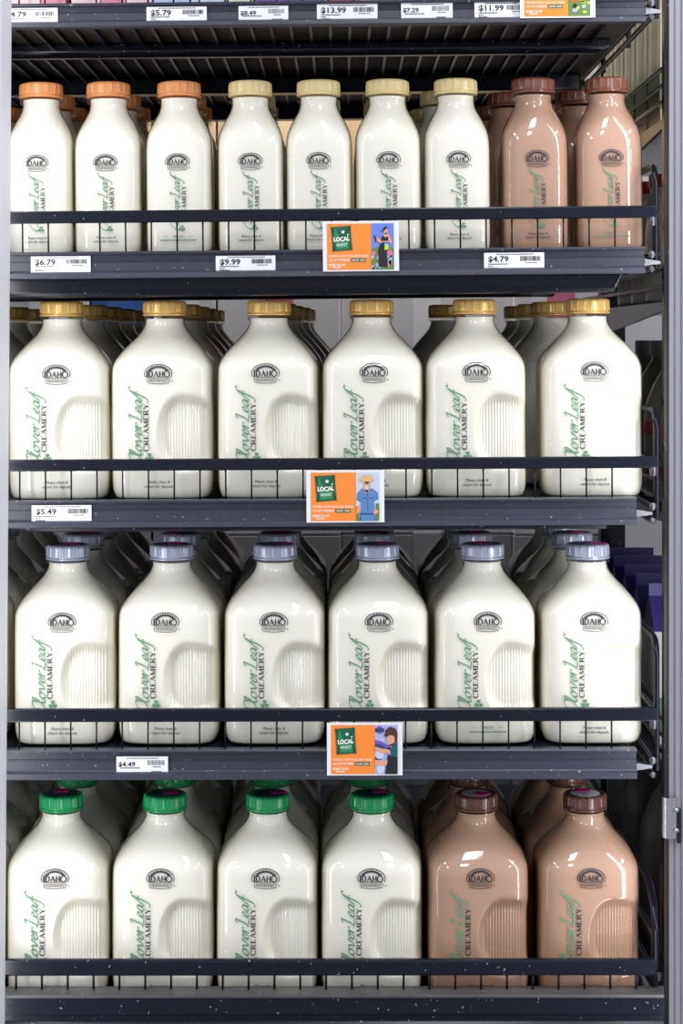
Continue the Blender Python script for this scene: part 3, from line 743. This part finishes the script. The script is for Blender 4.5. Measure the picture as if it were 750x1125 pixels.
# =================================================================== PRICE TAGS
def barcode(x0, x1, z0, z1):
    a = Art(); x = x0
    while x < x1:
        w = random.choice((.0003, .0004, .0007, .0010)); a.rect(x, min(x + w, x1), z0, z1); x += w + random.choice((.0003, .0005, .0006))
    return a
def dashes(a, x0, x1, z0, z1):
    x = x0
    while x < x1:
        w = random.uniform(.0008, .0026); a.rect(x, min(x + w, x1), z0, z1); x += w + .0005
    return a
def price_tag(shelf, x0p, x1p, ytop, ybot, price, label, price_h=.0060, style=0):
    Y = shelf['Y'] - 0.0006
    xa, zt = W(x0p, ytop, Y); xb, zb = W(x1p, ybot, Y); w, h = xb - xa, zt - zb; xc, zc = (xa + xb) / 2, (zt + zb) / 2
    r = thing('price_tag', label, 'price tag', (xc, Y - 0.0004, zc), (0, -math.atan(shelf['slope']), 0), 'price tags in the shelf channels')
    put('card', MB().box(-w / 2, w / 2, -.0004, 0, -h / 2, h / 2).me('card'), PAPER, r)
    put('price_print', text(price, price_h, 'LEFT', bold=.028, stretch=1.2).flat('price_print', .0006, lambda x, y: (x - w / 2 + .0045 if style == 0 else x - w / 2 + .002, y + h * (.5 - .20) - price_h + (0 if style == 0 else -.002))), INK, r)
    bx0 = w * .10 if w > .05 else .004
    put('barcode', barcode(bx0, w / 2 - .004, h * .02, h * .30).flat('barcode', .0006), INKG if style else INK, r)
    a = Art(); dashes(a, -w * .30, w * .32, h * .38, h * .43); dashes(a, bx0 + .006, w / 2 - .008, -h * .10, -h * .05)
    dashes(a, -w / 2 + .0045, -w / 2 + .026, -h * .17, -h * .11)
    if style == 0:
        dashes(a, -w / 2 + .0045, -w / 2 + .010, -h * .28, -h * .23); dashes(a, -w / 2 + .0045, -w / 2 + .015, -h * .42, -h * .34)
    else: dashes(a, w * .18, w * .38, -h * .38, -h * .32)
    put('small_print', a.flat('small_print', .0006), INK, r)
    return r
price_tag(S0, 2, 63.5, 9, 27.5, '$4.79', 'white price tag at top left, cut off by the door post so only 79 shows')
price_tag(S0, 161, 227, 7.5, 25, '$5.79', 'white price tag reading $5.79 under the blue cartons, second on the top edge')
price_tag(S0, 262, 316.5, 6.5, 24, '$8.49', 'narrow white tag reading $8.49 in thin print, third on the top edge', .0046, 1)
price_tag(S0, 348, 414.5, 4.5, 23, '$13.99', 'white price tag reading $13.99 in bold at the middle of the top edge')
price_tag(S0, 440.5, 497, 3, 22, '$7.29', 'narrow white tag reading $7.29, right of the middle tag on the top edge', .0046, 1)
price_tag(S0, 521, 580, 2, 21, '$11.99', 'white price tag reading $11.99 partly under the orange sign on the top shelf')
price_tag(S1, 34, 99.5, 281.5, 299, '$6.79', 'white price tag reading $6.79 under the orange-capped bottles')
price_tag(S1, 237, 302.5, 281, 299, '$9.99', 'white price tag reading $9.99 under the first cream-capped bottle')
price_tag(S1, 531.5, 597.5, 277.5, 297, '$4.79', 'white price tag reading $4.79 under the small chocolate milk')
price_tag(S2, 35, 100.5, 555, 574, '$5.49', 'white price tag reading $5.49 under the gold-capped bottles')
price_tag(S3, 128, 184.5, 831, 850.5, '$4.49', 'white price tag reading $4.49 under the silver-capped bottles', .0050, 1)

# =================================================================== LOCAL PRODUCT SIGNS
SG = {k: mat('sign_' + k, rgb(*c), rough=.6) for k, c in dict(stamp=(14, 92, 68), leaf=(38, 134, 88), white=(250, 246, 240), sky=(104, 130, 222), paler=(196, 204, 222), field=(96, 128, 62), skin=(222, 158, 124),
      black=(26, 26, 36), denim=(86, 130, 184), denimd=(40, 60, 110), straw=(216, 176, 124), pinkf=(226, 110, 160), teal=(20, 86, 100), violet=(110, 82, 176), lav=(168, 172, 218), lime=(190, 214, 90), brown=(70, 46, 40), red=(210, 84, 50)).items()}
def star(cx, cy, r):
    return [(cx + (r if i % 2 == 0 else r * .42) * math.sin(math.pi * i / 5), cy + (r if i % 2 == 0 else r * .42) * math.cos(math.pi * i / 5)) for i in range(10)]
def blob(cx, cy, rx, ry, n=14, rough=.0):
    return [(cx + rx * (1 + random.uniform(-rough, rough)) * math.cos(2 * math.pi * i / n), cy + ry * (1 + random.uniform(-rough, rough)) * math.sin(2 * math.pi * i / n)) for i in range(n)]
def local_sign(shelf, x0p, x1p, ytop, ybot, pic, label, tilt=0.0):
    Y = shelf['Y'] - 0.0062
    xa, zt = W(x0p, ytop, Y); xb, zb = W(x1p, ybot, Y); w, h = xb - xa, zt - zb
    r = thing('shelf_sign', label, 'sign', ((xa + xb) / 2, Y, (zt + zb) / 2), (0, -math.atan(shelf['slope']) + tilt, 0), 'orange local product signs')
    # unit art: x 0..1 across, y 0..h/w up
    H = h / w; U = lambda x, y: (-w / 2 + x * w, -h / 2 + y * w)
    put('card', MB().box(-w / 2, w / 2, 0, .0006, -h / 2, h / 2).me('card'), PAPER, r)
    o = put('orange_panel', Art().rect(.055, .635, .02, H - .03).flat('orange_panel', .0003, U), m_orange(), r)
    # stamp with a perforated edge, turned a little
    ca, sa = math.cos(.07), math.sin(.07); scx, scy = .248, H * .655; hw, hh = .138, H * .258
    T = lambda x, y: U(scx + x * ca - y * sa, scy + x * sa + y * ca)
    pts = []
    def edge(p, q, n, nx, ny):
        for i in range(n):
            for t, d in ((0, 0), (.25, .012), (.75, .012)):
                u = (i + t) / n; pts.append((p[0] + (q[0] - p[0]) * u + nx * d, p[1] + (q[1] - p[1]) * u + ny * d))
    edge((-hw, -hh), (hw, -hh), 11, 0, 1); edge((hw, -hh), (hw, hh), 13, -1, 0); edge((hw, hh), (-hw, hh), 11, 0, -1); edge((-hw, hh), (-hw, -hh), 13, 1, 0)
    st = put('stamp', Art().add(pts + [(0, 0)], [(i, (i + 1) % len(pts), len(pts)) for i in range(len(pts))]).flat('stamp', .0006, T), SG['stamp'], r)
    idaho = [(-.085, hh * .80), (-.062, hh * .80), (-.055, hh * .45), (-.025, hh * .2), (-.02, -.01), (.015, -.02), (.06, -.03), (.085, -.04), (.085, -hh * .80), (-.085, -hh * .80), (-.085, -.03), (-.095, .03)]
    put('stamp_map', Art().poly(idaho[::-1]).flat('stamp_map', .0008, T), SG['leaf'], st)
    a = Art().poly(star(.025, hh * .50, .030)[::-1]).poly(star(.085, hh * .28, .015)[::-1])
    t = text('LOCAL', .055, bold=.035); k = .105 / max(v[0] for v in t.v); a.join(t, lambda x, y: (x * k, y - .035 + abs(x * k) * .05))
    t = text('PRODUCT', .034, bold=.01); k = .07 / max(v[0] for v in t.v); a.join(t, lambda x, y: (x * k, y - .098))
    put('stamp_print', a.flat('stamp_print', .0010, T), SG['white'], st)
    a = Art(); y1, y2, y3 = H * .285, H * .205, H * .105
    t = text('DURING OUR LOCAL DAY SALES,', .028, 'LEFT', bold=.012); k = .52 / max(v[0] for v in t.v); a.join(t, lambda x, y: (.08 + x * k, y1 + y))
    t = text('CO-OP MEMBERS', .028, 'LEFT', bold=.012); k = .275 / max(v[0] for v in t.v); a.join(t, lambda x, y: (.08 + x * k, y2 + y))
    t = text('BOISE CO-OP', .032, 'LEFT', bold=.02); k = .21 / max(v[0] for v in t.v); a.join(t, lambda x, y: (.08 + x * k, y3 + y))
    dashes2 = [(.12 + i * .03, .142 + i * .03) for i in range(4)]
    for q0, q1 in dashes2: a.rect(q0, q1, y3 - .026, y3 - .012)
    put('sign_lettering', a.flat('sign_lettering', .0006, U), SG['white'], o)
    bx = put('save_box', Art().rect(.37, .565, y2 - .010, y2 + .036).flat('save_box', .0006, U), SG['stamp'], o)
    a = Art(); t = text('SAVE 20%', .026, 'CENTER', bold=.01); k = .085 / max(v[0] for v in t.v); a.join(t, lambda x, y: (.4675 + x * k, y2 + y)); 
    put('save_print', a.flat('save_print', .0008, U), SG['white'], r)
    # photograph on the right of the card, printed in flat shapes
    x0, x1, yb, yt = .637, .935, .02, H - .03; pw, ph = x1 - x0, yt - yb
    Q = lambda x, y: U(x0 + x * pw, yb + y * ph)
    lay = [0.0003]
    def pc(name, key, polys, parent):
        lay[0] += .00012; A = Art()
        for p in polys:                                 # keep every shape inside the picture
            A.poly([(min(1, max(0, u)), min(1, max(0, v))) for u, v in p])
        return put(name, A.flat(name, lay[0], Q), SG[key], parent)
    R_ = lambda a, b, c, d: [(a, c), (b, c), (b, d), (a, d)]
    if pic == 'girl':
        p = pc('photo', 'sky', [R_(0, 1, 0, 1)], r)
        pc('photo_field', 'field', [[(0, 0), (1, 0), (1, .46), (.7, .52), (.3, .50), (0, .44)]], p)
        pc('photo_flowers', 'lav', [blob(random.random() * .9 + .05, random.random() * .34, .07, .05, 9, .3) for _ in range(14)], p)
        pc('photo_blossom', 'pinkf', [blob(.82, .36, .14, .06, 9, .3), blob(.1, .36, .08, .05, 9, .3), blob(.72, .1, .08, .05)], p)
        pc('photo_skirt', 'black', [[(.32, .06), (.72, .05), (.68, .40), (.56, .58), (.42, .58), (.30, .42)]], p)
        pc('photo_skin', 'skin', [[(.45, .60), (.72, .60), (.90, .56), (.92, .62), (.78, .76), (.68, .80), (.50, .74)], blob(.64, .84, .09, .085), [(.24, .62), (.46, .56), (.48, .62), (.26, .70)]], p)
        pc('photo_top', 'black', [[(.44, .62), (.76, .62), (.74, .72), (.62, .69), (.52, .74), (.44, .68)], [(.50, .88), (.66, .94), (.72, .90), (.62, .86)], [(.12, .74), (.17, .75), (.24, .60), (.19, .59)], [(.38, .82), (.62, .88), (.60, .84)]], p)
        pc('photo_sash', 'lime', [[(.58, .42), (.78, .44), (.74, .54), (.60, .56)]], p)
    elif pic == 'hat':
        p = pc('photo', 'paler', [R_(0, 1, 0, 1)], r)
        pc('photo_field', 'field', [R_(0, .14, 0, .30), R_(.84, 1, 0, .36)], p)
        pc('photo_jeans', 'denimd', [[(.14, 0), (.84, 0), (.80, .18), (.18, .18)]], p)
        pc('photo_shirt', 'denim', [[(.16, .16), (.82, .16), (.78, .40), (.97, .46), (.94, .58), (.74, .66), (.44, .68), (.22, .66), (.04, .56), (.02, .44), (.20, .38)], [(.20, 0), (.80, 0), (.78, .13), (.20, .13)]], p)
        pc('photo_shirt_fold', 'denimd', [R_(.49, .51, .18, .60), [(.28, .46), (.44, .46), (.44, .48), (.28, .48)], [(.58, .46), (.74, .46), (.74, .48), (.58, .48)]], p)
        pc('photo_skin', 'skin', [blob(.46, .70, .14, .11), [(.0, .14), (.18, .20), (.22, .28), (.04, .30)], [(.74, .14), (.94, .16), (.94, .22), (.78, .24)], [(.38, .58), (.54, .58), (.52, .66), (.40, .66)]], p)
        pc('photo_beard', 'paler', [blob(.46, .68, .07, .045)], p)
        pc('photo_hat', 'straw', [[(.12, .86), (.34, .78), (.58, .78), (.80, .86), (.70, .90), (.64, .94), (.34, .95), (.24, .89)]], p)
        pc('photo_hat_band', 'brown', [[(.36, .81), (.58, .81), (.52, .765), (.42, .765)]], p)
    elif pic == 'worker':
        p = pc('photo', 'lav', [R_(0, 1, 0, 1)], r)
        pc('photo_machine', 'violet', [[(0, .50), (.62, .44), (.70, .56), (.30, .66), (0, .70)], blob(.2, .9, .16, .08), blob(.7, .5, .2, .04)], p)
        pc('photo_shade', 'denimd', [[(0, .54), (.5, .52), (.3, .60), (0, .62)], [(.0, .28), (.3, .30), (.2, .36), (0, .34)], R_(.0, .4, .86, .93)], p)
        pc('photo_pail', 'paler', [blob(.20, .40, .2, .09), blob(.24, .14, .18, .14), blob(.34, .70, .06, .03)], p)
        pc('photo_apron', 'black', [[(.44, 0), (1, 0), (1, .34), (.56, .40)]], p)
        pc('photo_shirt', 'teal', [[(.70, .38), (1, .34), (1, .66), (.86, .62), (.68, .50)]], p)
        pc('photo_skin', 'skin', [[(0, .50), (.30, .44), (.66, .42), (.66, .50), (.34, .52), (.02, .56)], [(0, .18), (.5, .18), (.56, .28), (.3, .27), (0, .30)], blob(.70, .72, .17, .14)], p)
        pc('photo_hair', 'brown', [[(.40, .78), (.46, .90), (.66, .97), (.92, .93), (1, .82), (.98, .66), (.90, .64), (.84, .78), (.66, .80), (.50, .76)], [(.60, .60), (.80, .56), (.90, .66), (.74, .62)]], p)
    else:
        p = pc('photo', 'field', [R_(0, 1, 0, 1)], r)
        pc('photo_shade', 'black', [blob(random.random(), random.random() * .9, .12, .06, 9, .4) for _ in range(8)], p)
        pc('photo_carrots', 'red', [[(.1, .30), (.8, .34), (.85, .42), (.2, .40)], [(.3, .48), (.8, .46), (.82, .52), (.35, .54)]], p)
        pc('photo_leaves', 'lime', [blob(random.random(), random.random() * .5, .10, .03, 9, .4) for _ in range(8)], p)
        pc('photo_blossom', 'lav', [blob(.3, .12, .12, .04), blob(.7, .2, .1, .04)], p)
    return r
local_sign(S1, 354.5, 438, 243, 298, 'girl', 'orange LOCAL PRODUCT sign with a person in a flower field, under the small bottles')
local_sign(S2, 336.5, 422, 516.5, 574, 'hat', 'orange LOCAL PRODUCT sign with a person in straw hat and denim shirt')
local_sign(S3, 359, 442, 794, 852, 'worker', 'orange LOCAL PRODUCT sign with a dark-haired person leaning over a bucket')
local_sign(S0, 571, 653.5, -36, 19.5, 'veg', 'orange sign with a carrot picture at the top edge of the photo')

# =================================================================== CARTONS ON THE TOP SHELF
def box_carton(name, x0p, x1p, Y, zbase, h, depth, col, band, label, group, slope=0.0):
    xa, xb = W(x0p, 0, Y)[0], W(x1p, 0, Y)[0]; w = (xb - xa) / 2 - .0004
    xc = (xa + xb) / 2
    r = thing(name, label, 'carton', (xc, Y, zbase + slope * xc + .0003), (0, -math.atan(slope), 0), group)
    put('body', MB().box(-w, w, 0, depth, 0, h).me('body', bevel=.0008), mat('carton_' + label[:14], col, rough=.45, var=.10, var_scale=60), r)
    put('printed_band', MB().box(-w - .0002, w + .0002, -.0003, depth + .0003, .006, .020).me('printed_band'), mat('band_' + label[:14], band, rough=.45), r)
    put('lid_fold', MB().prism([(0, h), (depth, h), (depth / 2, h + .02)], -w + .002, w - .002).me('lid_fold'), mat('carton_' + label[:14], col), r)
    return r
P1, P2 = rgb(232, 150, 170), rgb(246, 216, 220)
top_items = [(12, 44, P1, P2, 'pink carton'), (45, 72, P2, P1, 'pale pink carton'), (77, 110, P1, P2, 'rose carton'), (111, 138, P2, P1, 'blush carton'), (139, 167, P1, P2, 'salmon carton'),
             (169, 208, rgb(96, 140, 220), rgb(200, 214, 245), 'blue carton'), (210, 249, rgb(70, 110, 200), rgb(220, 230, 250), 'deep blue carton'), (251, 278, rgb(130, 190, 90), rgb(240, 240, 220), 'green carton'),
             (280, 316, rgb(235, 235, 240), rgb(130, 90, 170), 'white carton'), (318, 356, rgb(200, 205, 215), rgb(90, 100, 150), 'grey carton'), (358, 396, rgb(235, 235, 240), rgb(200, 80, 60), 'ivory carton')]
plc = ['at far left', 'second from left', 'third from left', 'fourth from left', 'fifth from left', 'sixth from left', 'seventh from left', 'eighth from left', 'ninth from left', 'above the $13.99 tag', 'right of the $13.99 tag']
for (a, b, c1, c2_, nm), pl in zip(top_items, plc):
    box_carton('food_carton', a, b, -0.06, S0['deck'], .17, .09, c1, c2_, '%s on the top shelf, %s, only its base showing' % (nm, pl), 'cartons on the top shelf', S0['slope'])

# =================================================================== STORE ROOM BEHIND THE SHELVES
def crate(label, xa, xb, y0, d, z0, h, col, lid=None):
    r = thing('stock_box', label, 'box', ((xa + xb) / 2, y0, z0)); w = (xb - xa) / 2
    m = mat('box_' + label[:18], col, rough=.7, var=.08, var_scale=25)
    put('body', MB().box(-w, w, 0, d, 0, h).me('body', bevel=.003), m, r)
    put('tape', MB().box(-.025, .025, -.0006, d + .0006, h * .0, h + .0006).me('tape'), mat('tape_' + label[:18], tuple(min(1, c * 1.25) for c in col) if lid is None else lid, rough=.4), r)
    return r
def stack(xp0, xp1, y, items):
    """a pallet-height pile: items from the floor up"""
    z = 0.0
    for k, (h, col, lid, lab) in enumerate(items):
        xa, xb = (xp0 - HX) * (D + y) / F, (xp1 - HX) * (D + y) / F
        crate(lab, xa, xb, y, .32, z + (.0005 if k else 0), h - .0005, col, lid); z += h
TAN, WHT, GRY = rgb(214, 186, 150), rgb(222, 220, 226), rgb(150, 150, 156)
DRK = rgb(70, 66, 64)
stack(30, 98, 1.12, [(.5, GRY, None, 'grey stock box at the bottom of the far left pile'), (.42, GRY, None, 'grey stock box second in the far left pile'), (.50, WHT, None, 'pale stock box behind the leftmost gold cap'), (.28, TAN, None, 'tan stock box behind the leftmost orange cap')])
stack(100, 166, 1.12, [(.5, GRY, None, 'grey stock box under the blue one, lowest of its pile'), (.42, GRY, None, 'grey stock box under the blue one, second of its pile'), (.355, GRY, None, 'grey stock box right under the blue one'), (.145, rgb(52, 92, 165), None, 'blue stock box glimpsed between the first two gold caps'), (.28, TAN, None, 'tan stock box on top of the blue one')])
stack(168, 237, 1.12, [(.5, GRY, None, 'grey stock box lowest in the pile behind the second gold cap'), (.42, GRY, None, 'grey stock box second in the pile behind the second gold cap'), (.50, WHT, None, 'pale stock box behind the second gold cap'), (.28, TAN, None, 'tan stock box behind the rightmost orange cap')])
stack(239, 374, 1.12, [(.5, GRY, None, 'grey stock box at the bottom of the middle pile'), (.40, GRY, None, 'grey stock box second in the middle pile'), (.52, WHT, rgb(216, 120, 150), 'white stock box with pink strip behind the gold caps'), (.28, TAN, None, 'tan cardboard box behind the cream caps')])
stack(374.5, 563, 1.14, [(.5, GRY, None, 'grey stock box at the bottom of the right pile'), (.40, GRY, None, 'grey stock box second in the right pile'), (.52, WHT, None, 'pale stock box behind the fifth gold cap'), (.28, TAN, rgb(40, 150, 110), 'tan cardboard box with teal tape behind the cream caps')])
stack(564, 668, 1.12, [(.5, GRY, None, 'grey stock box at the bottom of the last pile'), (.40, GRY, None, 'grey stock box second in the last pile'), (.52, WHT, rgb(216, 120, 150), 'white stock box with pink strip behind the last gold cap'), (.28, DRK, None, 'dark stock box behind the chocolate milk')])

# =================================================================== NEXT BAY ON THE RIGHT
XN0, XN1 = 0.392, 0.86
bay = [(150, 'dark wire shelf of the next bay level with the brown caps'), (335, 'dark wire shelf of the next bay level with the gold caps'), (548, 'dark wire shelf of the next bay under red-labelled bottles'), (800, 'dark wire shelf of the next bay under purple cartons'), (1040, 'lowest dark wire shelf of the next bay')]
BZ = []
for py, lab in bay:
    z = W(715, py, 0.3)[1]; BZ.append(z)
    r = thing('next_bay_shelf', lab, 'shelf', (0, 0, z), group='shelves of the next bay')
    put('deck', MB().box(XN0, XN1, .06, .80, -.008, 0).me('deck'), BLACK, r)
    for k in range(3):
        put('side_rod', autosmooth(MB().tube([(XN0 - .004, .02, .018 + k * .020), (XN0 - .004, .80, .018 + k * .020)], .0028, 8).me('side_rod')), BLACK2, r)
    put('bracket', MB().prism([(.06, -.008), (.80, -.008), (.80, -.045), (.70, -.045)][::-1], XN0, XN0 + .004).me('bracket'), BLACK, r)
    put('side_rod', autosmooth(MB().tube([(XN0 - .004, .05, -.004), (XN0 - .004, .05, .06)], .003, 8).me('side_rod')), BLACK2, r)
u = thing('bay_upright', 'black upright between the two bays beside the right post', 'upright', (0.385, 0.04, 0))
put('column', MB().box(-.004, .004, -.012, .012, 0, ROOM_TOP - .002).me('column', bevel=.001), BLACK, u)

def gable_carton(label, x, y, z, w, d, h, body_c, top_c, band_c, group):
    r = thing('drink_carton', label, 'carton', (x, y, z + .0003), group=group)
    hb = h * .72
    put('body', MB().box(0, w, 0, d, 0, hb).me('body', bevel=.001), mat('ctn_' + group[:12], body_c, rough=.4, var=.05), r)
    put('gable', MB().prism([(0, hb), (d, hb), (d * .53, h * .92), (d * .47, h * .92)], 0, w).me('gable'), mat('ctntop_' + group[:12], top_c, rough=.4), r)
    put('top_fin', MB().box(0, w, d * .48, d * .52, h * .92, h).me('top_fin'), mat('ctntop_' + group[:12], top_c), r)
    put('band', MB().box(-.0004, w + .0004, -.0004, d + .0004, h * .08, h * .30).me('band'), mat('ctnband_' + group[:12], band_c, rough=.4), r)
    put('stripe', MB().box(-.0005, w + .0005, d * .30, d * .70, h * .31, hb - .002).me('stripe'), mat('ctnstripe_' + group[:12], tuple(.5 * (p + q) for p, q in zip(body_c, band_c)), rough=.4), r)
    return r
for k in range(5):
    gable_carton('cream and olive striped carton in the next bay, %s from the front' % ORD[k], XN0 + .006, .16 + k * .10, BZ[0], .075, .085, .235, rgb(190, 184, 150), rgb(100, 108, 60), rgb(84, 96, 48), 'olive cartons in the next bay')
for k in range(5):
    gable_carton('white carton with a purple gable top in the next bay, %s from the front' % ORD[k], XN0 + .006, .20 + k * .10, BZ[3], .075, .085, .200, rgb(190, 186, 190), rgb(66, 58, 130), rgb(70, 100, 78), 'purple-topped cartons in the next bay')
def jug(label, x, y, z, k, milkc, capc, labc, group):
    r = thing('plastic_jug', label, 'jug', (x, y, z + .0003), group=group)
    prof = [(.046, 0), (.052, .006), (.053, .03), (.053, .12), (.050, .14), (.040, .165), (.026, .188), (.019, .198), (.018, .212)]
    put('body', autosmooth(MB().lathe([(a * k, b * k) for a, b in prof], 28).me('body')), mat('jug_' + group[:12], milkc, rough=.35, coat=.4), r)
    put('cap', autosmooth(MB().lathe([(.021 * k, .205 * k), (.022 * k, .207 * k), (.022 * k, .226 * k), (.020 * k, .228 * k)], 24).me('cap')), mat('jugcap_' + group[:12], capc, rough=.35), r)
    if labc:
        put('wrap_label', autosmooth(MB().lathe([(.0535 * k, .035 * k), (.0537 * k, .036 * k), (.0537 * k, .062 * k), (.0535 * k, .063 * k)], 28, cap0=False, cap1=False).me('wrap_label')), mat('juglab_' + group[:12], labc, rough=.4), r)
        put('wrap_label', autosmooth(MB().lathe([(.0535 * k, .095 * k), (.0537 * k, .096 * k), (.0537 * k, .112 * k), (.0535 * k, .113 * k)], 28, cap0=False, cap1=False).me('wrap_label')), mat('juglab_' + group[:12], labc, rough=.4), r)
    return r
for k in range(4):
    jug('white jug with a red cap in the next bay, %s from the front' % ORD[k], XN0 + .052, .17 + k * .12, BZ[1], .80, rgb(206, 206, 206), rgb(170, 30, 40), None, 'white red-capped jugs in the next bay')
for k in range(4):
    jug('grey bottle with red bands in the next bay, %s from the front' % ORD[k], XN0 + .056, .16 + k * .125, BZ[2], .92, rgb(112, 108, 100), rgb(120, 118, 116), rgb(150, 42, 34), 'red-banded bottles in the next bay')
for k in range(4):
    jug('dark grey jug low in the next bay, %s from the front' % ORD[k], XN0 + .068, .17 + k * .15, BZ[4], 1.15, rgb(120, 120, 120), rgb(90, 90, 92), None, 'grey jugs low in the next bay')
